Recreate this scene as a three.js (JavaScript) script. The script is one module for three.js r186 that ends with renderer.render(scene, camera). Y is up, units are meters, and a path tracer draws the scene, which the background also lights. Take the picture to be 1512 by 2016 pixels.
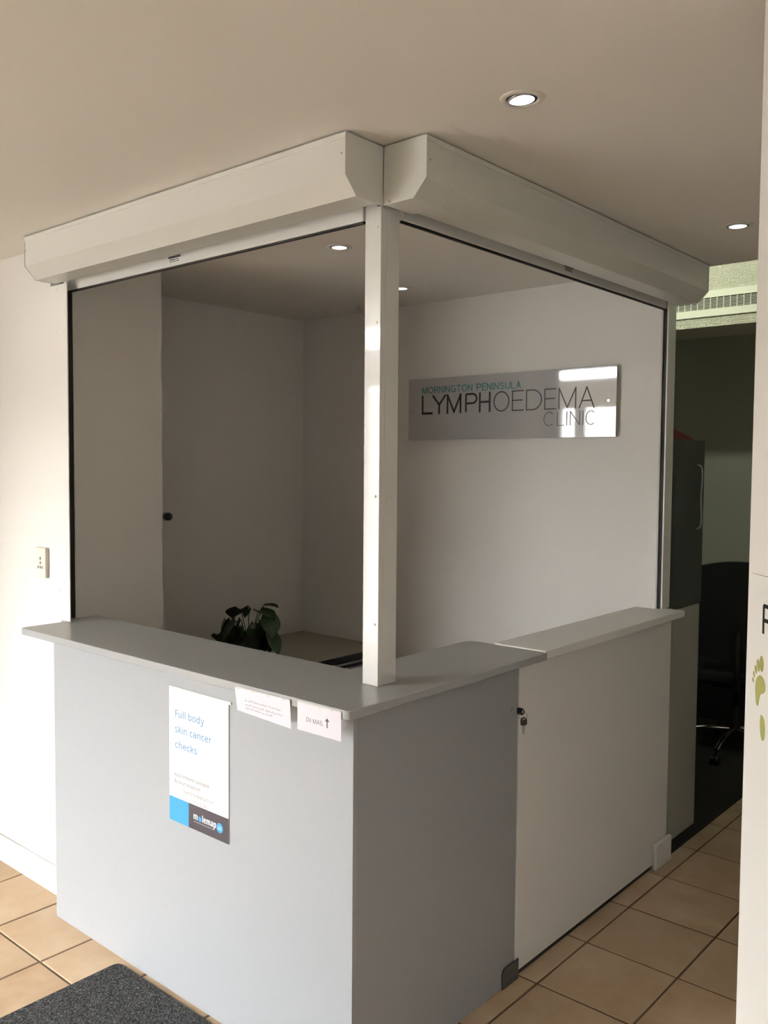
import * as THREE from 'three';
import { RoundedBoxGeometry } from 'three/addons/geometries/RoundedBoxGeometry.js';
import { mergeGeometries } from 'three/addons/utils/BufferGeometryUtils.js';
import { RectAreaLightUniformsLib } from 'three/addons/lights/RectAreaLightUniformsLib.js';

RectAreaLightUniformsLib.init();
const scene = new THREE.Scene();
const renderer = new THREE.WebGLRenderer();
renderer.toneMapping = THREE.LinearToneMapping;
renderer.toneMappingExposure = 1.04;
renderer.shadowMap.enabled = true;

// ---------------------------------------------------------------- camera
const camera = new THREE.PerspectiveCamera(2 * Math.atan(1008 / 1747.33) * 180 / Math.PI, 1512 / 2016, 0.05, 100);
camera.position.set(1.4994, 1.6565, 1.6216);
camera.rotation.set(-0.0515, 0.7134, 0.0078, 'YXZ');
camera.updateMatrixWorld(true);
scene.add(camera);

// ---------------------------------------------------------------- sky: even overcast, enters by the glazed shop front
scene.background = new THREE.Color(1.0, 1.02, 1.04);
scene.backgroundIntensity = 58.0;
// the sun behind thin cloud: a wide, soft source that reaches in under the window head
const sun = new THREE.DirectionalLight(new THREE.Color(1.0, 1.0, 1.0), 2.8);
sun.position.set(-0.45, 0.40, 0.80).multiplyScalar(14); sun.target.position.set(0, 0, 0);
sun.castShadow = true; sun.shadow.radius = 46; sun.shadow.mapSize.set(2048, 2048);
Object.assign(sun.shadow.camera, { left: -8, right: 8, top: 8, bottom: -8, near: 0.5, far: 30 });
scene.add(sun, sun.target);

// ---------------------------------------------------------------- helpers
let seed = 7;
const rnd = () => { seed |= 0; seed = seed + 0x6D2B79F5 | 0; let t = Math.imul(seed ^ seed >>> 15, 1 | seed); t = t + Math.imul(t ^ t >>> 7, 61 | t) ^ t; return ((t ^ t >>> 14) >>> 0) / 4294967296; };
const used = {};
const numbered = (n) => { const k = used[n] = (used[n] ?? -1) + 1; return k ? n + '_' + String(k).padStart(3, '0') : n; };
const V = (x, y, z) => new THREE.Vector3(x, y, z);
function uvMetres(g) {
  g = g.index ? g.toNonIndexed() : g;
  const p = g.attributes.position, uv = new Float32Array(p.count * 2);
  const a = V(), b = V(), c = V(), n = V();
  for (let i = 0; i < p.count; i += 3) {
    a.fromBufferAttribute(p, i); b.fromBufferAttribute(p, i + 1); c.fromBufferAttribute(p, i + 2);
    n.crossVectors(b.clone().sub(a), c.clone().sub(a));
    const ax = Math.abs(n.x), ay = Math.abs(n.y), az = Math.abs(n.z);
    [a, b, c].forEach((q, k) => {
      const [u, v] = ay >= ax && ay >= az ? [q.x, q.z] : ax >= az ? [q.z, q.y] : [q.x, q.y];
      uv[(i + k) * 2] = u; uv[(i + k) * 2 + 1] = v;
    });
  }
  g.setAttribute('uv', new THREE.BufferAttribute(uv, 2));
  return g;
}
function bx([x0, x1], [y0, y1], [z0, z1], r = 0) {
  const w = x1 - x0, h = y1 - y0, d = z1 - z0;
  const g = r ? new RoundedBoxGeometry(w, h, d, 2, Math.min(r, w / 2.01, h / 2.01, d / 2.01)) : new THREE.BoxGeometry(w, h, d);
  g.translate((x0 + x1) / 2, (y0 + y1) / 2, (z0 + z1) / 2);
  return uvMetres(g);
}
// outline [[a, b], ...] pushed out along ex x ey from origin
function prism(pts, len, ex, ey, origin, bevel = 0) {
  const s = new THREE.Shape(pts.map(([a, b]) => new THREE.Vector2(a, b)));
  const g = new THREE.ExtrudeGeometry(s, { depth: len - 2 * bevel, bevelEnabled: bevel > 0, bevelSize: bevel, bevelThickness: bevel, bevelOffset: -bevel, bevelSegments: 2, curveSegments: 12 });
  if (bevel) g.translate(0, 0, bevel);
  g.applyMatrix4(new THREE.Matrix4().makeBasis(ex, ey, new THREE.Vector3().crossVectors(ex, ey)).setPosition(origin));
  return uvMetres(g);
}
function shapePrism(s, len, ex, ey, origin, bevel = 0) {
  const g = new THREE.ExtrudeGeometry(s, { depth: len - 2 * bevel, bevelEnabled: bevel > 0, bevelSize: bevel, bevelThickness: bevel, bevelOffset: -bevel, bevelSegments: 2, curveSegments: 10 });
  if (bevel) g.translate(0, 0, bevel);
  g.applyMatrix4(new THREE.Matrix4().makeBasis(ex, ey, new THREE.Vector3().crossVectors(ex, ey)).setPosition(origin));
  return uvMetres(g);
}
const X = V(1, 0, 0), Y = V(0, 1, 0), Z = V(0, 0, 1), NX = V(-1, 0, 0), NZ = V(0, 0, -1);
function cyl(r, h, pos, dir = Y, r2 = r, seg = 20) {
  const g = new THREE.CylinderGeometry(r2, r, h, seg);
  g.applyQuaternion(new THREE.Quaternion().setFromUnitVectors(Y, dir.clone().normalize())); g.translate(pos.x, pos.y, pos.z);
  return uvMetres(g);
}
const tube = (pts, r, seg = 24, rs = 8) => uvMetres(new THREE.TubeGeometry(new THREE.CatmullRomCurve3(pts), seg, r, rs));
function merge(list) { return mergeGeometries(list.map((g) => { g = g.index ? g.toNonIndexed() : g; for (const k of Object.keys(g.attributes)) if (!['position', 'normal', 'uv'].includes(k)) g.deleteAttribute(k); return g; })); }
function mesh(name, geo, mat, parent) {
  const m = new THREE.Mesh(Array.isArray(geo) ? merge(geo) : geo, mat);
  m.castShadow = m.receiveShadow = true;
  if (parent) { m.name = name; parent.add(m); } else { m.name = numbered(name); scene.add(m); }
  return m;
}
function thing(name, label, category, pos = [0, 0, 0], turn = 0, group) {
  const o = new THREE.Group(); o.name = numbered(name); o.position.set(...pos); o.rotation.y = turn;
  o.userData = { label, category }; if (group) o.userData.group = group;
  scene.add(o); return o;
}
function tag(o, label, category, group) { o.userData = { ...o.userData, label, category }; if (group) o.userData.group = group; return o; }
function struct(name, geo, mat, label) { const m = mesh(name, geo, mat); m.userData.kind = 'structure'; if (label) m.userData.label = label; return m; }

// ---------------------------------------------------------------- textures and materials
function noiseField(n, octaves, s0) {
  const out = new Float32Array(n * n); let amp = 1, tot = 0;
  for (let o = 0, f = s0; o < octaves; o++, f *= 2, amp *= 0.55) {
    const g = new Float32Array(f * f); for (let i = 0; i < g.length; i++) g[i] = rnd();
    for (let y = 0; y < n; y++) for (let x = 0; x < n; x++) {
      const u = x / n * f, v = y / n * f, i = Math.floor(u), j = Math.floor(v); let a = u - i, b = v - j; a = a * a * (3 - 2 * a); b = b * b * (3 - 2 * b);
      const G = (p, q) => g[(q % f) * f + p % f];
      out[y * n + x] += amp * ((G(i, j) * (1 - a) + G(i + 1, j) * a) * (1 - b) + (G(i, j + 1) * (1 - a) + G(i + 1, j + 1) * a) * b);
    }
    tot += amp;
  }
  for (let i = 0; i < out.length; i++) out[i] /= tot;
  return out;
}
function tex(n, fn, repeat, srgb) {
  const d = new Uint8Array(n * n * 4);
  for (let i = 0; i < n * n; i++) { const c = fn(i); d[i * 4] = c[0]; d[i * 4 + 1] = c[1]; d[i * 4 + 2] = c[2]; d[i * 4 + 3] = 255; }
  const t = new THREE.DataTexture(d, n, n); t.wrapS = t.wrapT = THREE.RepeatWrapping; t.magFilter = THREE.LinearFilter; t.minFilter = THREE.LinearMipmapLinearFilter; t.generateMipmaps = true;
  t.repeat.set(repeat, repeat); if (srgb) t.colorSpace = THREE.SRGBColorSpace; t.needsUpdate = true; return t;
}
const cl = (v) => Math.max(0, Math.min(255, v));
const fine = noiseField(256, 4, 32), coarse = noiseField(256, 5, 4);
const paintBump = tex(256, (i) => { const v = cl(fine[i] * 255); return [v, v, v]; }, 3);
const std = (o) => new THREE.MeshStandardMaterial(o);
const phys = (o) => new THREE.MeshPhysicalMaterial(o);
const lin = (r, g, b) => new THREE.Color().setRGB(r, g, b);
const M = {};
M.wall = std({ color: lin(0.80, 0.775, 0.73), roughness: 0.75, bumpMap: paintBump, bumpScale: 0.0004 });
M.ceil = std({ color: lin(0.86, 0.82, 0.755), roughness: 0.9 });
M.skirt = std({ color: lin(0.80, 0.78, 0.74), roughness: 0.45 });
M.white = std({ color: lin(0.72, 0.715, 0.66), roughness: 0.35 });          // powder-coated shutter boxes
M.gloss = phys({ color: lin(0.76, 0.75, 0.72), roughness: 0.2, clearcoat: 1, clearcoatRoughness: 0.04 });
M.barwhite = std({ color: lin(0.78, 0.77, 0.74), roughness: 0.4 });
M.black = std({ color: lin(0.012, 0.011, 0.010), roughness: 0.7 });
const speckle = tex(256, (i) => { const v = 236 + (fine[i] - 0.5) * 4; return [v, v, v]; }, 2.5, true);
M.grey = std({ color: lin(0.41, 0.425, 0.438), map: speckle, roughness: 0.42 });
M.top = std({ color: lin(0.43, 0.44, 0.44), map: speckle, roughness: 0.26 });
M.gate = std({ color: lin(0.84, 0.82, 0.79), roughness: 0.55, bumpMap: paintBump, bumpScale: 0.0003 });
M.gateTop = std({ color: lin(0.80, 0.80, 0.77), roughness: 0.4 });
M.steel = std({ color: lin(0.45, 0.46, 0.47), roughness: 0.4, metalness: 1 });
M.chrome = std({ color: lin(0.75, 0.75, 0.76), roughness: 0.12, metalness: 1 });
M.mirror = phys({ color: lin(0.45, 0.445, 0.44), roughness: 0.03, metalness: 0, ior: 2.33 });
M.ink = std({ color: lin(0.006, 0.006, 0.006), roughness: 0.5 });
M.teal = std({ color: lin(0.02, 0.17, 0.17), roughness: 0.5 });
M.inkGrey = std({ color: lin(0.07, 0.072, 0.075), roughness: 0.5 });
M.plastic = std({ color: lin(0.78, 0.75, 0.66), roughness: 0.35 });
M.plasticGrey = std({ color: lin(0.45, 0.42, 0.37), roughness: 0.4 });
M.blackPlastic = std({ color: lin(0.012, 0.012, 0.013), roughness: 0.45 });
M.blackCloth = std({ color: lin(0.006, 0.006, 0.007), roughness: 0.9 });
M.grout = std({ color: lin(0.13, 0.085, 0.055), roughness: 0.95 });
const tileTex = [0, 1, 2].map((k) => { const f = noiseField(128, 5, 3 + k); return tex(128, (i) => { const a = (f[i] - 0.5) * 46, b = (fine[(i * 3) % 65536] - 0.5) * 10; return [cl(214 + a * 0.8 + b), cl(184 + a + b), cl(150 + a * 1.1 + b)]; }, 1.7, true); });
M.tiles = [0, 1, 2].flatMap((k) => [0.88, 0.82].map((s) => std({ color: lin(s * 0.96, s * 0.98, s), map: tileTex[k], roughness: 0.55 })));
M.carpet = std({ color: lin(0.02, 0.018, 0.016), roughness: 1 });
const matF = noiseField(512, 3, 128);
const matTex = tex(512, (i) => { const v = cl(53 + (matF[i] - 0.5) * 160); return [v, v * 1.01, v * 1.02]; }, 2.2, true);
const matBump = tex(512, (i) => { const v = cl(matF[i] * 255); return [v, v, v]; }, 2.2);
M.mat = std({ map: matTex, bumpMap: matBump, bumpScale: 0.004, roughness: 1 });
M.rubber = std({ color: lin(0.015, 0.015, 0.016), roughness: 0.8 });
const rough = noiseField(256, 3, 48);
const plasterBump = tex(256, (i) => { const v = cl((rough[i] - 0.35) * 3 * 255); return [v, v, v]; }, 4);
M.plaster = std({ color: lin(0.62, 0.62, 0.50), roughness: 0.95, bumpMap: plasterBump, bumpScale: 0.005 });
M.creamPaint = std({ color: lin(0.70, 0.71, 0.60), roughness: 0.6 });
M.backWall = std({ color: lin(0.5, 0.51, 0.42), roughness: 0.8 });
M.frame = std({ color: lin(0.45, 0.46, 0.47), roughness: 0.45 });
M.pave = std({ color: lin(0.13, 0.13, 0.125), roughness: 0.95 });
M.glass = phys({ color: lin(1, 1, 1), transmission: 1, thickness: 0, roughness: 0, ior: 1.45 });
const lamp = (r, g, b, k) => std({ color: lin(0.8, 0.8, 0.8), emissive: lin(r, g, b), emissiveIntensity: k });

// ---------------------------------------------------------------- setting
const HTOP = 1.0714, H = 2.466, Tx = 0.3262, Tz = 0.3317, tx0 = 0.0653, tz0 = -0.8055;
{
  const floor = struct('floor', [bx([-3.3, 3.4], [-0.1, -0.003], [-4.7, 4.1]), bx([-4.2, -3.3], [-0.1, -0.003], [-0.5, 4.1])], M.grout, 'square beige ceramic tile floor with brown grout lines');
  const g = 0.0038, hw = Tx / 2 - g, hd = Tz / 2 - g, b = 0.003;
  const top = [[-hw + b, -hd + b], [hw - b, -hd + b], [hw - b, hd - b], [-hw + b, hd - b]], low = [[-hw, -hd], [hw, -hd], [hw, hd], [-hw, hd]];
  const P = [], quad = (a, b2, c, d) => P.push(...a, ...b2, ...c, ...a, ...c, ...d);
  quad([top[0][0], 0, top[0][1]], [top[3][0], 0, top[3][1]], [top[2][0], 0, top[2][1]], [top[1][0], 0, top[1][1]]);
  for (let k = 0; k < 4; k++) { const l = (k + 1) % 4, t = (q) => [top[q][0], 0, top[q][1]], m = (q) => [low[q][0], -0.0015, low[q][1]], z = (q) => [low[q][0], -0.012, low[q][1]]; quad(t(k), t(l), m(l), m(k)); quad(m(k), m(l), z(l), z(k)); }
  const variants = [0, 1, 2, 3].map((k) => { const q = new THREE.BufferGeometry(); q.setAttribute('position', new THREE.Float32BufferAttribute(P, 3)); q.computeVertexNormals(); uvMetres(q); const uv = q.attributes.uv; for (let i = 0; i < uv.count; i++) uv.setXY(i, uv.getX(i) + k * 0.37, uv.getY(i) + k * 0.21); return q; });
  const fr = new THREE.Frustum().setFromProjectionMatrix(new THREE.Matrix4().multiplyMatrices(camera.projectionMatrix, camera.matrixWorldInverse));
  const rest = [];
  for (let i = -13; i < 10; i++) for (let j = -12; j < 15; j++) {
    const cx = tx0 + (i + 0.5) * Tx, cz = tz0 + (j + 0.5) * Tz;
    if (cx < -4.1 || cx > 3.2 || cz > 3.9 || cz < -4.5) continue;
    if (cz < -1.8 && cx < -0.2) continue;               // carpet beyond
    if (cx > 1.1 && cz < 0) continue;
    const k = Math.floor(rnd() * 4), m = M.tiles[Math.floor(rnd() * 6)];
    const hidden = cx < -0.2 && cz < -0.25;             // behind the counter
    if (!hidden && fr.intersectsSphere(new THREE.Sphere(V(cx, 0, cz), 0.24))) { const t = mesh('tile', variants[k], m, floor); t.position.set(cx, 0, cz); }
    else rest.push(variants[k].clone().translate(cx, 0, cz));
  }
  const r = mesh('tile_field', rest, M.tiles[0], floor); r.userData.kind = 'stuff';
}
struct('floor_carpet', bx([-3.2, -0.004], [-0.05, 0.003], [-4.7, -1.95]), M.carpet, 'near-black carpet of the room beyond');
struct('ceiling', [bx([-3.3, 3.4], [H, H + 0.1], [-1.955, 1.25]), bx([-4.2, -3.3], [H, H + 0.1], [-0.55, 1.25]), bx([-4.2, 3.4], [H, 3.1], [1.25, 1.35]), bx([-4.2, 3.4], [3.0, 3.1], [1.35, 4.12]), bx([-3.3, 1.2], [H + 0.1, 3.05], [-1.955, -1.855])], M.ceil, 'flat off-white ceiling');
struct('ceiling_beyond', bx([-3.3, 1.2], [2.95, 3.05], [-4.7, -1.955]), M.ceil, 'ceiling of the room beyond');
struct('wall_left', [bx([-4.2, -1.577], [0, H], [-0.54, -0.1465]), bx([-4.2, -1.633], [0, H], [-0.1465, -0.09]), bx([-1.633, -1.5765], [0, HTOP], [-0.1465, -0.09])], M.wall, 'bright white wall left of the counter');
struct('wall_inner', bx([-2.24, -2.14], [0, H], [-1.955, -0.54]), M.wall, 'shaded side wall inside the reception booth');
struct('wall_back', [bx([-2.14, -0.0405], [0, H], [-1.955, -1.88]), bx([-0.0405, -0.031], [0, 1.046], [-1.955, -1.88])], M.wall, 'back wall of the booth behind the clinic sign');
struct('wall_side', [bx([-4.2, -2.45], [0, 3.1], [-0.09, 1.5]), bx([-4.2, -4.1], [0, 3.1], [1.5, 4.1]), bx([3.2, 3.4], [0, 3.1], [2.4, 4.1])], M.wall);
struct('wall_corridor', bx([1.03, 1.13], [0, 3.05], [-4.7, -0.02]), M.wall);
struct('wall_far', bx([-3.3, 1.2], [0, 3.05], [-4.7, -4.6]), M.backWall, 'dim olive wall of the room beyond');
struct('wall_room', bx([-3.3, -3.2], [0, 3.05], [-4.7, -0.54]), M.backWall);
struct('baseboard_left', bx([-4.1, -1.58], [0, 0.11], [-0.09, -0.078], 0.004), M.skirt, 'white skirting board along the left wall');
struct('baseboard_end', bx([0.0005, 0.017], [0, 0.108], [-1.972, -1.818], 0.005), M.skirt, 'white skirting block wrapped round the wall end');

// angled partition close on the right, with its lettered panel
const PA = 41.5 * Math.PI / 180, pd = V(Math.sin(PA), 0, Math.cos(PA)), pE = V(0.9637, 0, 0.0113), pn = V(-Math.cos(PA), 0, Math.sin(PA));
struct('wall_right', prism([[0, 0], [3.4, 0], [3.4, 3.02], [0, 3.02]], 0.1, pd, Y, pE.clone().addScaledVector(pn, -0.1), 0), M.wall, 'white angled partition at the right edge');
// pd x Y points away from the lit face, so the wall lies behind the face plane

// shop front behind the camera: the opening that lets the daylight in
{
  const xl = -3.89, xr = -1.9, hd = 2.355, z0 = 4.0, z1 = 4.12, dl = 2.52, dr = 2.9, dh = 2.2;
  struct('wall_front', [bx([-4.2, xl], [0, 3.1], [z0, z1]), bx([xl, xr], [hd, 2.695], [z0, z1]), bx([xl, xr], [2.88, 3.1], [z0, z1]), bx([-3.0, xr], [2.695, 2.88], [z0, z1]), bx([xr, dl], [0, 3.1], [z0, z1]), bx([dl, dr], [dh, 3.1], [z0, z1]), bx([dr, 3.4], [0, 3.1], [z0, z1])], M.wall, 'shop front wall with glazed openings');
  const w = struct('window_1', [bx([xl, xl + 0.05], [0, hd], [4.03, 4.09]), bx([xr - 0.05, xr], [0, hd], [4.03, 4.09]), bx([xl, xr], [0, 0.07], [4.03, 4.09])], M.frame, 'aluminium framed shop window');
  mesh('mullion', bx([-3.66, -3.54], [0.07, hd], [4.03, 4.09]), M.frame, w);
  for (const [p, q] of [[xl + 0.05, -3.66], [-3.54, xr - 0.05]]) mesh('pane', bx([p, q], [0.07, hd], [4.058, 4.062]), M.glass, w);
  mesh('pane', bx([xl, -3.0], [2.695, 2.88], [4.058, 4.062]), M.glass, w);
  const d = struct('door_1', [bx([dl, dl + 0.07], [0, dh], [4.03, 4.09]), bx([dr - 0.07, dr], [0, dh], [4.03, 4.09]), bx([dl, dr], [0, 0.12], [4.03, 4.09]), bx([dl, dr], [dh - 0.08, dh], [4.03, 4.09])], M.frame, 'glazed entrance door');
  mesh('pane', bx([dl + 0.07, dr - 0.07], [0.12, dh - 0.08], [4.058, 4.062]), M.glass, d);
  struct('building_opposite', bx([-30, 24], [-0.1, 3.3], [13, 14]), std({ color: lin(0.42, 0.41, 0.39), roughness: 0.9 }), 'low building across the street');
  struct('pavement', bx([-16, 14], [-0.12, -0.02], [4.13, 20]), M.pave, 'pavement outside the shop front');
}

// bulkhead of the room beyond with its air grille
{
  const b = struct('bulkhead', [bx([-3.2, 1.03], [2.394, 2.95], [-3.38, -3.0])], M.plaster, 'rough cream plaster bulkhead in the room beyond');
  mesh('moulding', bx([-3.1, 1.0], [2.541, 2.577], [-3.0, -2.985]), M.creamPaint, b);
  mesh('moulding', bx([-3.1, 1.0], [2.445, 2.483], [-3.0, -2.985]), M.creamPaint, b);
  const gr = thing('air_grille', 'long dark air-conditioning grille set in the cream bulkhead', 'grille', [0, 2.512, -3.0]);
  mesh('duct_opening', bx([-0.9, 0.6], [-0.029, 0.029], [0, 0.002]), M.black, gr);
  const vg = bx([-0.0018, 0.0018], [-0.029, 0.029], [0.002, 0.012]);
  for (let x = -0.88; x < 0.6; x += 0.034) { const q = mesh('fin', vg, M.creamPaint, gr); q.position.x = x; }
  const hg = bx([-0.9, 0.6], [-0.0011, 0.0011], [0.002, 0.008]);
  for (let k = -3; k <= 3; k++) { const q = mesh('slat', hg, M.creamPaint, gr); q.position.y = k * 0.0075; }
}
// fluorescent batten on the step of the ceiling, facing the bulkhead
{
  const b = thing('batten_light', 'fluorescent batten on the ceiling step of the room beyond', 'light', [-0.5, 2.78, -1.955]);
  mesh('body', bx([-0.6, 0.6], [-0.05, 0.05], [-0.04, 0], 0.004), M.white, b);
  mesh('tube', cyl(0.015, 1.16, V(0, 0, -0.058), X, 0.015, 8), lamp(0.95, 1, 0.82, 1.2), b);
  const l = new THREE.RectAreaLight(lin(0.95, 1, 0.82), 54, 1.16, 0.05); l.position.set(0, 0, -0.076); l.rotation.x = 0.25; b.add(l);
}

// ---------------------------------------------------------------- reception counter
const HT = 1.0716, TH = 0.0235, HU = HT - TH;
{
  const c = thing('reception_counter', 'grey laminate reception counter with poster on its front', 'counter');
  mesh('front_panel', bx([-1.476, -0.0], [0.001, HU], [-0.018, 0], 0.0012), M.grey, c);
  mesh('side_panel', bx([-0.018, -0.0006], [0.001, HU], [-0.772, -0.0185], 0.0012), M.grey, c);
  mesh('end_panel', bx([-1.476, -1.458], [0.001, HU], [-0.088, -0.0185]), M.grey, c);
  mesh('edge_strip', bx([-0.0185, -0.002], [0.003, HU - 0.002], [-0.776, -0.7722]), M.white, c);
  const l = mesh('lock', cyl(0.009, 0.006, V(0.0025, 0.893, -0.737), X), M.chrome, c); l.userData.label = 'chrome lock barrel';
  const s = new THREE.Shape(); s.moveTo(-0.09, 0.0); s.lineTo(0.004, 0.0); s.lineTo(0.004, 0.066); s.lineTo(-0.072, 0.066); s.quadraticCurveTo(-0.09, 0.064, -0.09, 0.048); s.closePath();
  const p = mesh('pivot_plate', shapePrism(s, 0.003, NZ, Y, V(0.003, 0.001, -0.785), 0.0006), std({ color: lin(0.075, 0.078, 0.075), roughness: 0.45, metalness: 0.3 }), c); p.userData.label = 'grey metal pivot plate at the floor';
  mesh('screw', cyl(0.005, 0.002, V(0.004, 0.022, -0.705), X), M.chrome, p);

  // L-shaped worktop with rounded corners
  const t = new THREE.Shape(), r = 0.02, R2 = 0.05;
  const oz = 0.095, ox = 0.073, ix = -0.228, iz = -0.231, ez = -0.8205;
  // shape axes: (x, -z)
  t.moveTo(-1.535, -oz + r); t.quadraticCurveTo(-1.535, -oz, -1.535 + r, -oz); t.lineTo(ox - r, -oz); t.quadraticCurveTo(ox, -oz, ox, -oz + r);
  t.lineTo(ox, -ez); t.lineTo(ix + R2, -ez); t.quadraticCurveTo(ix, -ez, ix, -ez - R2); t.lineTo(ix, -iz); t.lineTo(-1.572, -iz); t.lineTo(-1.572, 0.172); t.lineTo(-1.575, 0.168); t.lineTo(-1.575, 0.086); t.lineTo(-1.535, 0.086); t.closePath();
  tag(mesh('worktop', shapePrism(t, TH, X, NZ, V(0, HU, 0), 0.0022), M.top), 'L-shaped grey worktop with rounded corner on the reception counter', 'worktop');

  // gate: white panel with its own ledge
  const g = thing('counter_gate', 'white panelled counter gate with pale ledge, right of the grey side', 'gate', [0, 0, -0.777]);
  mesh('bottom_seal', bx([-0.026, -0.007], [0.001, 0.0205], [-1.04, -0.012]), M.black, g);
  mesh('panel', bx([-0.03, 0], [0.021, HU - 0.0008], [-1.177, -0.0015], 0.0015), M.gate, g);
  mesh('ledge', prism([[-0.128, 0.0445], [0.066, 0.0445], [0.066, 1.15], [-0.0385, 1.15], [-0.0385, 1.101], [-0.128, 1.101]], 0.0276, X, NZ, V(0, HU - 0.0005, 0), 0.002), M.gateTop, g);

  // keys
  const k = thing('key_pair', 'two black-headed keys hanging from the counter lock', 'keys', [0.0056, 0.893, -0.737]);
  const head = () => { const q = new THREE.Shape(); q.moveTo(-0.011, 0.004); q.lineTo(-0.011, 0.018); q.quadraticCurveTo(-0.009, 0.026, 0, 0.027); q.quadraticCurveTo(0.009, 0.026, 0.011, 0.018); q.lineTo(0.011, 0.004); q.quadraticCurveTo(0.009, 0, 0, 0); q.quadraticCurveTo(-0.009, 0, -0.011, 0.004); const h = new THREE.Path(); h.absellipse(0, 0.0205, 0.0055, 0.0028, 0, Math.PI * 2); q.holes.push(h); return q; };
  mesh('key_blade', bx([0, 0.014], [-0.003, 0.003], [-0.001, 0.001]), M.steel, k);
  mesh('key_head', shapePrism(head(), 0.004, Y, X, V(0.012, 0, 0.002), 0.0008), M.blackPlastic, k);
  const ring = new THREE.TorusGeometry(0.0125, 0.0009, 6, 28); ring.rotateY(0.5); ring.translate(0.033, -0.0125, -0.003); mesh('ring', uvMetres(ring), M.chrome, k);
  const hk = new THREE.Group();
  const hh = mesh('key_head', shapePrism(head(), 0.004, V(0.5, 0.1, -0.86).normalize(), V(0, 1, 0.116).normalize(), V(0.033, -0.044, -0.006), 0.0008), M.blackPlastic, k);
  mesh('key_blade', prism([[-0.0042, 0], [0.0042, 0], [0.0032, -0.026], [0, -0.031], [-0.0042, -0.025]], 0.0018, V(0.5, 0, -0.866).normalize(), Y, V(0.033, -0.043, -0.006)), M.steel, k);
}

// ---------------------------------------------------------------- printed sheets
function canvasTex(w, h, draw) { const c = document.createElement('canvas'); c.width = w; c.height = h; draw(c.getContext('2d'), w, h); const t = new THREE.CanvasTexture(c); t.colorSpace = THREE.SRGBColorSpace; t.anisotropy = 8; return t; }
// flat sheet with thickness: front face carries the print
function sheet(name, w, h, th, texture, mat2, bow) {
  const front = new THREE.PlaneGeometry(w, h, 16, 8), p = front.attributes.position;
  if (bow) for (let i = 0; i < p.count; i++) p.setZ(i, bow(p.getX(i) / w, p.getY(i) / h));
  front.computeVertexNormals();
  return front;
}
{
  const W = 594, Hh = 872, pw = 0.286, ph = 0.42, sx = W / pw;
  const t = canvasTex(W, Hh, (g) => {
    const px = (x) => (x + 0.774) * sx, py = (y) => (0.9755 - y) * (Hh / ph);
    g.fillStyle = '#e6e3df'; g.fillRect(0, 0, W, Hh);
    const fit = (s, x0, x1, y, size, color, weight = '') => { g.fillStyle = color; g.font = `${weight} ${size}px sans-serif`; const w = g.measureText(s).width, k = (px(x1) - px(x0)) / w; g.save(); g.translate(px(x0), py(y)); g.scale(k, 1); g.fillText(s, 0, 0); g.restore(); };
    fit('Full body', -0.746, -0.601, 0.884, 62, '#3d7eb0'); fit('skin cancer', -0.746, -0.566, 0.836, 62, '#3d7eb0'); fit('checks', -0.746, -0.634, 0.788, 62, '#3d7eb0');
    g.strokeStyle = '#bab6b2'; g.lineWidth = 2; g.beginPath(); g.moveTo(px(-0.746), py(0.746)); g.lineTo(px(-0.567), py(0.746)); g.stroke();
    fit('Appointments available', -0.748, -0.578, 0.699, 31, '#413d44'); fit('Book at reception', -0.748, -0.619, 0.678, 31, '#413d44');
    fit('South End Medical Clinic', -0.706, -0.556, 0.655, 27, '#514d54'); fit('(03) 5975 066', -0.671, -0.587, 0.634, 27, '#5d5a60');
    g.fillStyle = '#3b94cf'; g.fillRect(0, py(0.631), px(-0.677), Hh); g.fillStyle = '#3b3740'; g.fillRect(px(-0.677), py(0.631), W, Hh);
    fit('m', -0.655, -0.632, 0.588, 58, '#ffffff', 'bold'); fit('lemap', -0.613, -0.545, 0.588, 58, '#ffffff', 'bold');
    g.fillStyle = '#3b94cf'; g.beginPath(); g.arc(px(-0.6225), py(0.594), 17, 0, 7); g.fill(); g.beginPath(); g.arc(px(-0.529), py(0.593), 31, 0, 7); g.fill();
    g.fillStyle = '#bfe4fb'; g.fillRect(px(-0.529) - 16, py(0.593) - 8, 32, 5); g.fillRect(px(-0.529) - 20, py(0.593) + 4, 40, 6);
    g.fillStyle = '#a8a4aa'; for (let x = -0.652; x < -0.552; x += 0.0042) g.fillRect(px(x), py(0.5825), 5, 7);
  });
  const p = thing('poster', 'tall white skin cancer poster with blue and charcoal footer', 'poster', [-0.631, 0.7655, 0.0015]);
  mesh('backing', bx([-pw / 2, pw / 2], [-ph / 2, ph / 2], [-0.0012, 0.0012]), std({ color: lin(0.8, 0.79, 0.77), roughness: 0.5 }), p);
  const f = sheet('print', pw, ph); f.translate(0, 0, 0.0018);
  mesh('print', f, std({ map: t, roughness: 0.35 }), p);
  mesh('tape', bx([pw / 2 - 0.004, pw / 2 + 0.012], [ph / 2 - 0.008, ph / 2 + 0.001], [0.002, 0.0023]), M.plastic, p);
}
const marks = (g, x0, x1, y, h, color) => { g.fillStyle = color; let x = x0; while (x < x1 - 4) { const word = 3 + Math.floor(rnd() * 6); for (let k = 0; k < word && x < x1 - 4; k++) { const w = 3 + rnd() * 4, hh = h * (rnd() < 0.3 ? 1 : 0.7); g.fillRect(x, y - hh, 2, hh); g.fillRect(x, y - (rnd() < 0.5 ? hh : 2), w, 2); x += w + 3; } x += 8; } };
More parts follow.
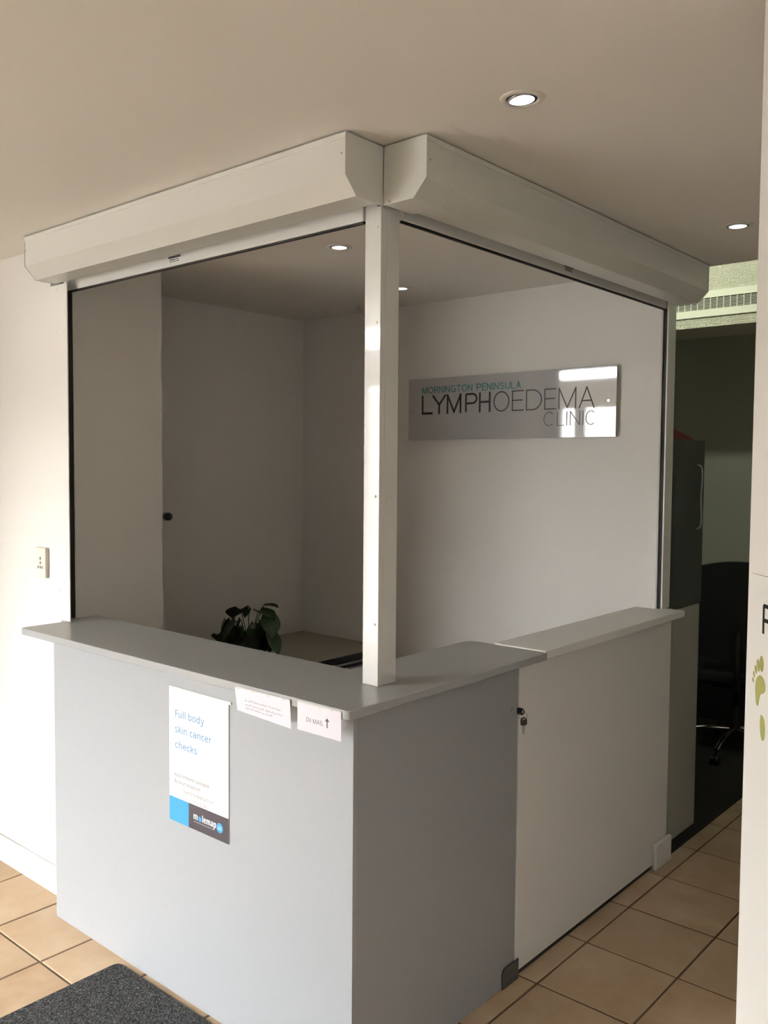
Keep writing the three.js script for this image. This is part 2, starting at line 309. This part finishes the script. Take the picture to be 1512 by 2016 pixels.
function notice(label, corners, texture) {   // four corners clockwise from top left: [x, y], hung from the worktop edge
  const z0 = 0.0966, n = 20, pos = [], uv = [], idx = [];
  const [a, b, c, d] = corners, mx = (a[0] + b[0]) / 2, my = a[1];
  for (let j = 0; j <= 6; j++) for (let i = 0; i <= n; i++) {
    const u = i / n, v = j / 6, x = (a[0] * (1 - u) + b[0] * u) * (1 - v) + (d[0] * (1 - u) + c[0] * u) * v, y = (a[1] * (1 - u) + b[1] * u) * (1 - v) + (d[1] * (1 - u) + c[1] * u) * v;
    pos.push(x - mx, y - my, 0.0016 + 0.0010 * Math.sin(u * 23 + corners[0][0] * 9) * (1 - 0.5 * v)); uv.push(u, 1 - v);
  }
  for (let j = 0; j < 6; j++) for (let i = 0; i < n; i++) { const q = j * (n + 1) + i, s = q + n + 1; idx.push(q, s, q + 1, q + 1, s, s + 1); }
  const g = new THREE.BufferGeometry(); g.setAttribute('position', new THREE.Float32BufferAttribute(pos, 3)); g.setAttribute('uv', new THREE.Float32BufferAttribute(uv, 2)); g.setIndex(idx); g.computeVertexNormals();
  const t = thing('paper_notice', label, 'notice', [mx, my, z0]);
  mesh('sheet', g, std({ map: texture, roughness: 0.3, side: THREE.DoubleSide }), t);
  const w = (b[0] - a[0]) / 2;
  mesh('tape', bx([-w * 0.97, w * 0.97], [-0.002, 0.004], [0.0005, 0.0009]), std({ color: lin(0.62, 0.61, 0.57), roughness: 0.2 }), t);
}
notice('curled white notice with three lines of small print on the worktop edge', [[-0.345, 1.060], [-0.128, 1.064], [-0.124, 0.991], [-0.334, 1.000]], canvasTex(512, 170, (g, w, h) => {
  g.fillStyle = '#dcd8df'; g.fillRect(0, 0, w, h);
  marks(g, 92, 425, 82, 13, '#48444c'); marks(g, 88, 440, 113, 13, '#48444c'); marks(g, 88, 350, 137, 13, '#48444c');
}));
notice('white paper notice with DX MAIL and an up arrow at the worktop corner', [[-0.102, 1.065], [0.050, 1.066], [0.050, 0.995], [-0.102, 0.995]], canvasTex(512, 240, (g, w, h) => {
  g.fillStyle = '#dcd8df'; g.fillRect(0, 0, w, h); g.fillStyle = '#47444a'; g.font = '52px sans-serif';
  const k = 205 / g.measureText('DX MAIL').width; g.save(); g.translate(105, 152); g.scale(k, 1); g.fillText('DX MAIL', 0, 0); g.restore();
  g.fillStyle = '#2a282e'; g.fillRect(349, 98, 12, 62); g.beginPath(); g.moveTo(355, 76); g.lineTo(378, 106); g.lineTo(332, 106); g.closePath(); g.fill();
}));

// ---------------------------------------------------------------- roller shutters, rails and corner post
{
  const prof = [[-0.115, 2.461], [0.139, 2.461], [0.139, 2.448], [0.1372, 2.4465], [0.1372, 2.360], [0.098, 2.317], [0.02, 2.317], [0.02, 2.365], [-0.115, 2.365]];
  const cap = [[0.0, 2.4615], [0.1395, 2.4615], [0.1395, 2.3595], [0.0985, 2.3155], [0, 2.3155]];
  const L = thing('roller_shutter', 'off-white roller shutter box over the front of the counter', 'shutter', [-0.79, 0, -0.1]);
  mesh('casing', prism(prof, 1.571, Z, Y, V(0.785, 0, 0)), M.white, L);
  for (const x of [0.788, -0.7855]) mesh('end_cap', prism(cap, 0.003, Z, Y, V(x, 0, 0)), M.white, L);
  const bar = mesh('bottom_bar', bx([-0.812, 0.698], [2.2975, 2.365], [-0.040, -0.024], 0.003), M.barwhite, L);
  mesh('seal', bx([-0.812, 0.698], [2.2922, 2.2973], [-0.037, -0.027]), M.black, bar);
  const label = (x0, w, y, h, par) => mesh('print', bx([x0, x0 + w], [y, y + h], [-0.0239, -0.0233]), M.inkGrey, par);
  label(-0.155, 0.064, 2.322, 0.007, bar); label(-0.147, 0.03, 2.316, 0.003, bar); label(-0.111, 0.008, 2.316, 0.003, bar); label(-0.149, 0.052, 2.3105, 0.002, bar);
  for (const [x, y, z] of [[0.773, 2.413, 0.1378], [-0.783, 2.414, 0.1378]]) mesh('rivet', cyl(0.003, 0.0014, V(x, y, z), Z), M.plasticGrey, L);
  mesh('rivet', cyl(0.003, 0.0012, V(0.755, 2.3166, 0.02), Y), M.plasticGrey, L); mesh('rivet', bx([0.7725, 0.7815], [2.3155, 2.317], [0.002, 0.006]), M.ink, L);

  const Rr = thing('roller_shutter', 'off-white roller shutter box over the right-hand counter gate', 'shutter', [-0.002, 0, -1.0]);
  mesh('casing', [prism(prof, 1.691, X, Y, V(0, 0, -0.907)), prism([[0.003, 2.461], [0.139, 2.461], [0.139, 2.448], [0.1372, 2.4465], [0.1372, 2.360], [0.098, 2.317], [0.003, 2.317]], 0.112, X, Y, V(0, 0, 0.785))], M.white, Rr);
  for (const z of [-0.910, 0.8972]) mesh('end_cap', prism(z > 0 ? cap.map(([a, b]) => [Math.max(a, 0.003), b]) : cap, 0.003, X, Y, V(0, 0, z)), M.white, Rr);
  const bar2 = mesh('bottom_bar', bx([-0.037, -0.020], [2.305, 2.365], [-0.93, 0.794], 0.003), M.barwhite, Rr);
  mesh('seal', bx([-0.033, -0.024], [2.2995, 2.3048], [-0.93, 0.794]), M.black, bar2);
  for (const [z, w, y, h] of [[-0.11, 0.06, 2.331, 0.006], [-0.10, 0.045, 2.324, 0.003], [-0.105, 0.05, 2.319, 0.002]]) mesh('print', bx([-0.0199, -0.0193], [y, y + h], [z, z + w]), M.inkGrey, bar2);
  mesh('rivet', cyl(0.003, 0.0014, V(0.1376, 2.405, 0.883), X), M.plasticGrey, Rr);
  mesh('rivet', cyl(0.0045, 0.0016, V(0.022, 2.322, 0.9006), Z), M.plasticGrey, Rr);

  // corner post made of two rail halves
  const p = thing('corner_post', 'glossy white square post standing on the worktop corner', 'post', [-0.0625, HT, -0.1685]);
  mesh('rail', bx([-0.0275, 0.0275], [0, 2.360 - HT], [0.0175, 0.0375], 0.0012), M.gloss, p);
  mesh('rail', bx([-0.0275, 0.0267], [0, 2.360 - HT], [-0.0375, 0.0168], 0.0012), M.gloss, p);
  for (const y of [1.205, 0.96, 0.505, 0.165]) { mesh('screw', cyl(0.0038, 0.0022, V(0.014, y, 0.0386), Z), M.plastic, p); mesh('screw', cyl(0.0038, 0.0022, V(0.0278, y - 0.015, -0.003), X), M.plastic, p); }

  const ch = (pts, h) => prism(pts, h, X, NZ, V(0, 0, 0));
  const g1 = thing('guide_rail', 'white shutter rail with black slot at the left wall edge', 'rail', [-1.577, HT, -0.127]);
  const gh = 2.365 - HT;
  mesh('channel', ch([[-0.0555, -0.040], [0.064, -0.040], [0.064, -0.0365], [-0.0525, -0.0365], [-0.0525, 0.019], [-0.0555, 0.019]], gh - 0.051), M.wall, g1);
  mesh('brush', bx([-0.052, -0.002], [0, gh - 0.051], [-0.0188, 0.0355]), M.black, g1);
  for (const y of [1.225, 1.07, 0.11]) mesh('screw', cyl(0.0035, 0.002, V(-0.03 + 0.02, y, 0.0406), Z), M.plastic, g1);
  const g2 = thing('guide_rail', 'white shutter rail with black slot beside the dark cupboard', 'rail', [-0.012, HT + 0.004, -1.882]);
  mesh('channel', ch([[0, 0], [0, 0.073], [-0.028, 0.073], [-0.028, 0.0], [-0.025, 0.0], [-0.025, 0.06], [-0.006, 0.06], [-0.006, 0.0]], gh - 0.004), M.white, g2);
  mesh('brush', bx([-0.0245, -0.0065], [0, gh - 0.004], [-0.0595, -0.008]), M.black, g2);
}

// ---------------------------------------------------------------- mirror-finish clinic sign
const arc = (cx, cy, rx, ry, a0, a1, n = 20) => Array.from({ length: n + 1 }, (_, i) => { const a = (a0 + (a1 - a0) * i / n) * Math.PI / 180; return [cx + rx * Math.cos(a), cy + ry * Math.sin(a)]; });
const GLYPH = {
  A: [[[0, 0], [0.5, 1], [1, 0]], [[0.17, 0.34], [0.83, 0.34]]], C: [arc(0.52, 0.5, 0.52, 0.5, 48, 312)],
  D: [[[0, 0], [0, 1], [0.4, 1], ...arc(0.4, 0.5, 0.6, 0.5, 90, -90), [0, 0]]], E: [[[1, 1], [0, 1], [0, 0], [1, 0]], [[0, 0.52], [0.9, 0.52]]],
  G: [arc(0.52, 0.5, 0.52, 0.5, 48, 340), [[0.55, 0.46], [1, 0.46], [1, 0.1]]], H: [[[0, 0], [0, 1]], [[1, 0], [1, 1]], [[0, 0.52], [1, 0.52]]], I: [[[0, 0], [0, 1]]], L: [[[0, 1], [0, 0], [1, 0]]],
  M: [[[0, 0], [0, 1], [0.5, 0.04], [1, 1], [1, 0]]], N: [[[0, 0], [0, 1], [1, 0], [1, 1]]], O: [arc(0.5, 0.5, 0.5, 0.5, 0, 360, 32)],
  P: [[[0, 0], [0, 1], [0.6, 1], ...arc(0.6, 0.74, 0.4, 0.26, 90, -90, 12), [0, 0.48]]], R: [[[0, 0], [0, 1], [0.6, 1], ...arc(0.6, 0.74, 0.36, 0.26, 90, -90, 12), [0, 0.48]], [[0.55, 0.48], [1, 0]]],
  S: [[...arc(0.5, 0.75, 0.45, 0.25, 30, 270, 14), ...arc(0.5, 0.25, 0.5, 0.25, 90, -150, 14)]], T: [[[0, 1], [1, 1]], [[0.5, 0], [0.5, 1]]],
  U: [[[0, 1], [0, 0.35], ...arc(0.5, 0.35, 0.5, 0.35, 180, 360, 16), [1, 1]]], Y: [[[0, 1], [0.5, 0.48], [1, 1]], [[0.5, 0.48], [0.5, 0]]],
};
function glyph(ch, w, h, sw, depth = 0.0006) {
  const out = [];
  for (const line of GLYPH[ch]) for (let i = 0; i + 1 < line.length; i++) {
    const a = [line[i][0] * w, line[i][1] * (h - sw) + sw / 2], b = [line[i + 1][0] * w, line[i + 1][1] * (h - sw) + sw / 2], dx = b[0] - a[0], dy = b[1] - a[1], l = Math.hypot(dx, dy); if (l < 1e-6) continue;
    const e = line.length > 6 ? sw * 0.12 : sw * 0.5;
    const g = new THREE.BoxGeometry(l + 2 * e, sw, depth); g.rotateZ(Math.atan2(dy, dx)); g.translate((a[0] + b[0]) / 2, (a[1] + b[1]) / 2, 0); out.push(g.toNonIndexed());
  }
  return merge(out);
}
{
  const x0 = -1.352, x1 = -0.222, y0 = 1.789, y1 = 2.0895, zf = -1.857;
  const s = thing('clinic_sign', 'long polished metal clinic sign with thin black lettering on the back wall', 'sign', [(x0 + x1) / 2, (y0 + y1) / 2, zf]);
  const cx = (x0 + x1) / 2, cy = (y0 + y1) / 2;
  mesh('plate', bx([x0 - cx, x1 - cx], [y0 - cy, y1 - cy], [-0.004, 0], 0.0008), M.mirror, s);
  for (const [x, y] of [[-1.327, 1.934], [-0.256, 1.942]]) { const st = mesh('standoff', cyl(0.006, 0.0185, V(x - cx, y - cy, -0.0134), Z), M.steel, s); mesh('screw_cap', cyl(0.0075, 0.004, V(x - cx, y - cy, 0.0021), Z, 0.006), M.chrome, s); }
  const row = (text, spans, y, h, sw, mat) => [...text].forEach((ch, i) => { const [a, b, w2] = spans[i]; const m = mesh('letter', glyph(ch, b - a, h, w2 ?? sw), mat, s); m.position.set(a - cx, y - cy, 0.0004); });
  const B = 0.0098, T = 0.0056;
  row('LYMPHOEDEMA', [[-1.262, -1.204, B], [-1.196, -1.122, B], [-1.108, -1.030, B], [-0.998, -0.936, B], [-0.918, -0.862, B], [-0.838, -0.756, T], [-0.737, -0.679, T], [-0.662, -0.584, T], [-0.567, -0.512, T], [-0.495, -0.413, T], [-0.395, -0.325, T]], 1.914, 0.094, B, M.ink);
  const tx = 'MORNINGTON PENINSULA', ws = { I: 0.001, ' ': 0.35, M: 1.1, E: 0.7, L: 0.65, O: 1.05, G: 1 };
  let tot = 0; for (const c of tx) tot += (ws[c] ?? 0.85) + 0.38;
  const k = (0.571 + 0.38 * 0.019) / tot; let x = -1.264; const sp = [], ltr = [];
  for (const c of tx) { const w = (ws[c] ?? 0.85) * k; if (c !== ' ') { sp.push([x, x + w]); ltr.push(c); } x += w + 0.38 * k; }
  row(ltr.join(''), sp, 2.0165, 0.0335, 0.0043, M.teal);
  row('CLINIC', [[-0.570, -0.520], [-0.502, -0.468], [-0.455, -0.4549], [-0.438, -0.392], [-0.376, -0.3759], [-0.362, -0.318]], 1.841, 0.063, 0.0038, M.inkGrey);
}

// ---------------------------------------------------------------- downlights
const spotTarget = [];
function downlight(x, z, label, tilt) {
  const d = thing('downlight', label, 'downlight', [x, H, z]);
  const ringProfile = [[0.0345, 0.004], [0.0345, -0.0015], [0.037, -0.004], [0.046, -0.0035], [0.0485, -0.0005], [0.0485, 0]].map(([a, b]) => new THREE.Vector2(a, b));
  mesh('rim', uvMetres(new THREE.LatheGeometry(ringProfile, 36)), M.plastic, d);
  mesh('gimbal_ring', uvMetres(new THREE.LatheGeometry([[0.0285, 0.001], [0.0285, -0.003], [0.031, -0.004], [0.0325, 0.0]].map(([a, b]) => new THREE.Vector2(a, b)), 30)), M.steel, d).rotation.set(tilt, 0, tilt);
  mesh('shadow_gap', cyl(0.0344, 0.001, V(0, -0.0006, 0), Y), M.black, d);
  const ln = mesh('lens', uvMetres(new THREE.CircleGeometry(0.0283, 24).rotateX(Math.PI / 2).translate(0, -0.0036, 0)), lamp(1, 0.98, 0.99, 1.3), d); ln.rotation.set(tilt * 0.3, 0, tilt * 0.3);
  const l = new THREE.SpotLight(lin(1, 0.93, 0.84), 0.15, 0, 0.65, 0.7, 2); l.position.set(0, -0.009, 0); l.castShadow = true; l.shadow.radius = 1.2; d.add(l); l.target.position.set(0, -1, 0); d.add(l.target);
  l.target.name = 'aim';
}
downlight(0.417, -0.081, 'lit downlight in the hall ceiling nearest the camera', 0.12);
downlight(0.421, -1.414, 'lit downlight in the ceiling beside the angled partition', 0.0);
downlight(-0.811, -0.784, 'lit downlight inside the booth left of the white post', 0.0);
downlight(-1.118, -1.510, 'small lit downlight just right of the white post, deepest in the booth', 0.0);

// ---------------------------------------------------------------- left wall fittings
{
  const s = thing('light_switch', 'cream wall switch plate on the bright left wall', 'switch', [-1.703, 1.279, -0.09]);
  mesh('plate', bx([-0.036, 0.036], [-0.0575, 0.0575], [0, 0.016], 0.003), M.plastic, s);
  for (const [x, y] of [[0.0, 0.016], [0.0, -0.001], [-0.016, -0.018], [0.0, -0.018], [0.014, -0.018]]) mesh('rocker', bx([x - 0.0035, x + 0.0035], [y - 0.005, y + 0.005], [0.0155, 0.019], 0.001), M.plasticGrey, s);
  const k = thing('wall_knob', 'small round black knob on the shaded inner wall', 'knob', [-2.14, 1.403, -0.955]);
  mesh('base', cyl(0.02, 0.006, V(0.003, 0, 0), X), M.steel, k);
  mesh('knob', uvMetres(new THREE.SphereGeometry(0.019, 16, 12).scale(0.8, 1, 1).translate(0.024, 0, 0)), M.blackPlastic, k);
}

// ---------------------------------------------------------------- desk and plant inside the booth
{
  const d = thing('desk', 'pale desk along the inner wall behind the counter', 'desk', [-1.82, 0, -1.21]);
  mesh('desk_top', bx([-0.32, 0.32], [0.69, 0.715], [-0.668, 0.62], 0.002), std({ color: lin(0.36, 0.33, 0.27), roughness: 0.6 }), d);
  mesh('pedestal', bx([-0.3, 0.305], [0, 0.69], [-0.66, 0.6]), M.blackPlastic, d);
  mesh('edge_band', bx([0.3201, 0.3225], [0.688, 0.7145], [-0.667, 0.619]), M.blackPlastic, d);
  for (const y of [0.668, 0.640]) mesh('drawer_rail', bx([0.3052, 0.321], [y, y + 0.007], [-0.64, 0.58]), M.frame, d);
  const p = thing('potted_plant', 'dark green heart-leaved potted plant behind the counter', 'plant', [-1.8, 0.715, -1.19]);
  mesh('pot', uvMetres(new THREE.LatheGeometry([[0, 0], [0.055, 0], [0.075, 0.11], [0.08, 0.112], [0.08, 0.122], [0.07, 0.122], [0.066, 0.1], [0, 0.1]].map(([a, b]) => new THREE.Vector2(a, b)), 24)), M.blackPlastic, p);
  const green = [lin(0.018, 0.045, 0.014), lin(0.026, 0.06, 0.02), lin(0.012, 0.032, 0.011)].map((c) => std({ color: c, roughness: 0.5, side: THREE.DoubleSide }));
  const stemM = std({ color: lin(0.03, 0.05, 0.02), roughness: 0.7 });
  const leafGeo = (() => {                              // heart outline, tip at +z, folded along the midrib
    const pos = [], idx = [], n = 10;
    for (let i = 0; i <= n; i++) { const t = i / n, w = 0.5 * Math.pow(Math.sin(Math.PI * Math.min(1, 0.12 + t * 0.88)), 0.8) * (1 - 0.28 * t); for (let k = -2; k <= 2; k++) { const u = k / 2; pos.push(u * w, Math.abs(u) * 0.10 - 0.22 * t * t, t - 0.12 * (Math.abs(u) === 1 && i < 3 ? 1 : 0)); } }
    for (let i = 0; i < n; i++) for (let k = 0; k < 4; k++) { const a = i * 5 + k, b = a + 5; idx.push(a, b, a + 1, a + 1, b, b + 1); }
    const g = new THREE.BufferGeometry(); g.setAttribute('position', new THREE.Float32BufferAttribute(pos, 3)); g.setIndex(idx); g.computeVertexNormals(); return uvMetres(g);
  })();
  // right and depth as the room sees it: a = along the counter-facing diagonal, h = height, size, heading, droop
  const rt = V(0.756, 0, -0.655), toward = V(0.655, 0, 0.756);
  const put = (a, dpt, h, s, head, droop, gi) => {
    h = Math.max(h, s * (Math.sin(Math.max(0, droop)) + 0.28) + 0.006);
    const tip = V(0, 0, 0).addScaledVector(rt, a).addScaledVector(toward, dpt).setY(h);
    const root = V(rt.x * a * 0.15, 0.1, rt.z * a * 0.15), mid = root.clone().lerp(tip, 0.55).setY(Math.max(0.13, h * 0.75));
    const st = mesh('stem', tube([root, mid, tip], 0.0022, 8, 5), stemM, p);
    const l = mesh('leaf', leafGeo, green[gi % 3], p); l.position.copy(tip); l.scale.setScalar(s); l.rotation.set(droop, head, 0, 'YXZ');
  };
  put(-0.035, 0.02, 0.245, 0.13, -1.9, 0.35, 0); put(0.05, 0.0, 0.235, 0.115, 1.6, 0.1, 1); put(0.07, -0.03, 0.255, 0.08, 1.9, -0.15, 2); put(0.0, 0.0, 0.245, 0.05, 0.2, 0.8, 2);
  put(0.1, 0.02, 0.21, 0.11, 1.2, 0.9, 1); put(-0.11, 0.0, 0.19, 0.07, -0.6, 1.1, 0); put(-0.15, 0.02, 0.12, 0.06, -2.2, 0.5, 2);
  for (let k = 0; k < 22; k++) { const a = -0.09 + rnd() * 0.2; put(a, -0.05 + rnd() * 0.13, 0.1 + rnd() * 0.11 - Math.abs(a) * 0.2, 0.085 + rnd() * 0.045, 0.7 + (rnd() - 0.5) * 3.2, 0.7 + rnd() * 0.6, k); }
}

// ---------------------------------------------------------------- entrance mat
{
  const s = new THREE.Shape(), r = 0.03, x0 = -1.036, x1 = 0.2, z0 = 0.02, z1 = 0.92;
  const rr = (q, i) => { q.moveTo(x0 + i + r, -z1 + i); q.lineTo(x1 - i - r, -z1 + i); q.quadraticCurveTo(x1 - i, -z1 + i, x1 - i, -z1 + i + r); q.lineTo(x1 - i, -z0 - i - r); q.quadraticCurveTo(x1 - i, -z0 - i, x1 - i - r, -z0 - i); q.lineTo(x0 + i + r, -z0 - i); q.quadraticCurveTo(x0 + i, -z0 - i, x0 + i, -z0 - i - r); q.lineTo(x0 + i, -z1 + i + r); q.quadraticCurveTo(x0 + i, -z1 + i, x0 + i + r, -z1 + i); };
  rr(s, 0); const s2 = new THREE.Shape(); rr(s2, 0.006);
  const m = thing('door_mat', 'charcoal ribbed entrance mat in front of the counter', 'mat');
  mesh('rubber_backing', shapePrism(s, 0.003, X, NZ, V(0, 0.0003, 0), 0.0008), M.rubber, m);
  mesh('pile', shapePrism(s2, 0.006, X, NZ, V(0, 0.0033, 0), 0.002), M.mat, m);
}

// ---------------------------------------------------------------- lettered panel on the angled partition
{
  const o = pE.clone().addScaledVector(pn, 0.0002);
  const t = thing('foot_sign', 'white panel with black letter and green footprints on the angled partition', 'sign', [o.x, 0, o.z], Math.PI + PA + Math.PI / 2);
  // local x runs along the partition towards the camera, local z out of the face
  t.rotation.y = PA - Math.PI / 2;
  mesh('panel', bx([0.016, 0.5], [0.62, 1.475], [0, 0.0035], 0.0008), M.skirt, t);
  const P2 = mesh('letter', glyph('P', 0.034, 0.0535, 0.0068), M.ink, t); P2.position.set(0.073, 1.375, 0.0038);
  const gr = std({ color: lin(0.34, 0.34, 0.10), roughness: 0.5 });
  const blob = (pts, par) => mesh('footprint_mark', shapePrism(new THREE.Shape(new THREE.SplineCurve([...pts, pts[0]].map(([a, b]) => new THREE.Vector2(a, b))).getPoints(28)), 0.0006, X, Y, V(0, 0, 0.0035)), gr, par);
  const foot = (x, y, sgn = 1) => {
    const e = (a, b, rx, ry, rot) => blob(Array.from({ length: 10 }, (_, i) => { const q = i / 10 * Math.PI * 2, u = rx * Math.cos(q), v = ry * Math.sin(q); return [x + sgn * (a + u * Math.cos(rot) - v * Math.sin(rot)), y + b + u * Math.sin(rot) + v * Math.cos(rot)]; }), t);
    e(0.028, 0.0635, 0.0075, 0.0135, 0.1); e(0.0145, 0.0575, 0.0055, 0.0105, 0.25); e(0.0055, 0.0485, 0.0038, 0.0075, 0.35); e(-0.001, 0.0385, 0.0028, 0.0058, 0.4); e(-0.0045, 0.028, 0.0024, 0.0044, 0.4);
    blob([[0.008, 0.004], [0.006, 0.022], [0.012, 0.036], [0.026, 0.043], [0.040, 0.036], [0.044, 0.022], [0.036, 0.014], [0.026, 0.010], [0.021, -0.002], [0.018, -0.012], [0.011, -0.009]].map(([a, b]) => [x + sgn * a, y + b]), t);
    blob([[0.030, -0.024], [0.040, -0.026], [0.047, -0.04], [0.046, -0.06], [0.038, -0.066], [0.031, -0.055], [0.028, -0.038]].map(([a, b]) => [x + sgn * a, y + b]), t);
  };
  foot(0.043, 1.262);
}

// ---------------------------------------------------------------- room beyond: cupboard, red folder, chairs
{
  const c = thing('tall_cupboard', 'tall cupboard with dark upper door and paler lower door past the counter', 'cupboard', [-0.02, 0, -2.15]);
  const dk = std({ color: lin(0.035, 0.036, 0.033), roughness: 0.6 }), lt = std({ color: lin(0.33, 0.325, 0.29), roughness: 0.6 });
  mesh('carcass', bx([-0.6, -0.02], [0.045, 1.775], [-0.165, 0.17]), dk, c);
  mesh('plinth', bx([-0.58, -0.04], [0.003, 0.045], [-0.15, 0.16]), M.black, c);
  mesh('lower_door', bx([-0.019, 0.0], [0.045, 1.053], [-0.156, 0.175], 0.001), lt, c);
  const ud = mesh('upper_door', bx([-0.019, 0.0], [1.056, 1.781], [-0.172, 0.175], 0.001), dk, c);
  mesh('handle', tube([V(0.001, 1.674, -0.095), V(0.016, 1.665, -0.095), V(0.018, 1.53, -0.095), V(0.016, 1.40, -0.095), V(0.001, 1.391, -0.095)], 0.0036, 24, 8), M.frame, ud);
  tag(mesh('red_folder', prism([[0.15, 0], [-0.155, 0], [-0.155, 0.012], [0.15, 0.062]], 0.22, Z, Y, V(-0.07, 1.7815, -2.15)), std({ color: lin(0.16, 0.02, 0.012), roughness: 0.7 })), 'red wedge-shaped folder lying on top of the tall cupboard', 'folder');
  const sc = thing('desk_screen', 'narrow dark desk divider behind the tall cupboard', 'divider', [-0.36, 0, -2.66]);
  mesh('screen_panel', bx([-0.25, 0.155], [0.01, 1.37], [-0.02, 0.02], 0.004), M.blackCloth, sc);
  mesh('foot', bx([0.05, 0.12], [0.003, 0.03], [-0.15, 0.15], 0.004), M.blackPlastic, sc);
}
function officeChair(label, x, z, turn) {
  const c = thing('office_chair', label, 'chair', [x, 0.003, z], turn, 'office chairs in the room beyond');
  for (let k = 0; k < 5; k++) {
    const a = k * Math.PI * 2 / 5, d = V(Math.cos(a), 0, Math.sin(a));
    const arm = mesh('base_arm', tube([V(0, 0.13, 0).addScaledVector(d, 0.03), V(0, 0.125, 0).addScaledVector(d, 0.14), V(0, 0.105, 0).addScaledVector(d, 0.24), V(0, 0.075, 0).addScaledVector(d, 0.31)], 0.014, 14, 8), M.chrome, c);
    mesh('caster', [cyl(0.026, 0.018, V(0, 0.026, 0).addScaledVector(d, 0.325).add(V(-d.z * 0.014, 0, d.x * 0.014)), V(-d.z, 0, d.x)), cyl(0.026, 0.018, V(0, 0.026, 0).addScaledVector(d, 0.325).add(V(d.z * 0.014, 0, -d.x * 0.014)), V(-d.z, 0, d.x)), cyl(0.006, 0.04, V(0, 0.055, 0).addScaledVector(d, 0.318))], M.blackPlastic, arm);
  }
  mesh('gas_lift', [cyl(0.026, 0.14, V(0, 0.2, 0)), cyl(0.016, 0.18, V(0, 0.34, 0))], M.blackPlastic, c);
  mesh('seat', [bx([-0.24, 0.24], [0.43, 0.51], [-0.24, 0.24], 0.035), bx([-0.13, 0.13], [0.395, 0.435], [-0.13, 0.13], 0.01)], M.blackCloth, c);
  const bk = new THREE.BoxGeometry(0.46, 0.56, 0.06, 10, 10, 2), p = bk.attributes.position;
  for (let i = 0; i < p.count; i++) { const u = p.getX(i) / 0.23, v = p.getY(i) / 0.28; p.setXYZ(i, p.getX(i) * (1 - 0.12 * v * v), p.getY(i) - 0.035 * u * u * Math.max(0, v), p.getZ(i) + 0.06 * u * u - 0.03 * v); }
  bk.translate(0, 0.86, -0.25); bk.computeVertexNormals();
  mesh('backrest', uvMetres(bk), M.blackCloth, c);
  mesh('back_stem', tube([V(0, 0.41, -0.1), V(0, 0.42, -0.26), V(0, 0.5, -0.3), V(0, 0.75, -0.295)], 0.018, 16, 8), M.blackPlastic, c);
  for (const s of [-1, 1]) mesh('armrest', tube([V(s * 0.2, 0.42, 0), V(s * 0.29, 0.45, 0), V(s * 0.3, 0.6, 0.0), V(s * 0.3, 0.68, 0.05), V(s * 0.3, 0.68, 0.16), V(s * 0.3, 0.68, -0.12)], 0.017, 26, 8), M.blackPlastic, c);
  mesh('lever', tube([V(0.05, 0.40, 0.05), V(0.14, 0.395, 0.07), V(0.27, 0.395, 0.08)], 0.005, 10, 6), M.chrome, c);
  return c;
}
{
  const d = thing('black_desk', 'low black desk against the far wall behind the office chairs', 'desk', [-0.6, 0.003, -4.35]);
  mesh('desk_top', bx([-1.1, 1.2], [0.72, 0.75], [-0.22, 0.22], 0.003), M.blackPlastic, d);
  mesh('modesty_panel', bx([-1.05, 1.15], [0, 0.72], [0.15, 0.17]), M.blackPlastic, d);
}
officeChair('black office chair with chrome star base nearest the tall cupboard', -0.78, -3.10, 0.78);
officeChair('black office chair half hidden behind the angled partition', -0.30, -3.62, 3.48);

renderer.render(scene, camera);
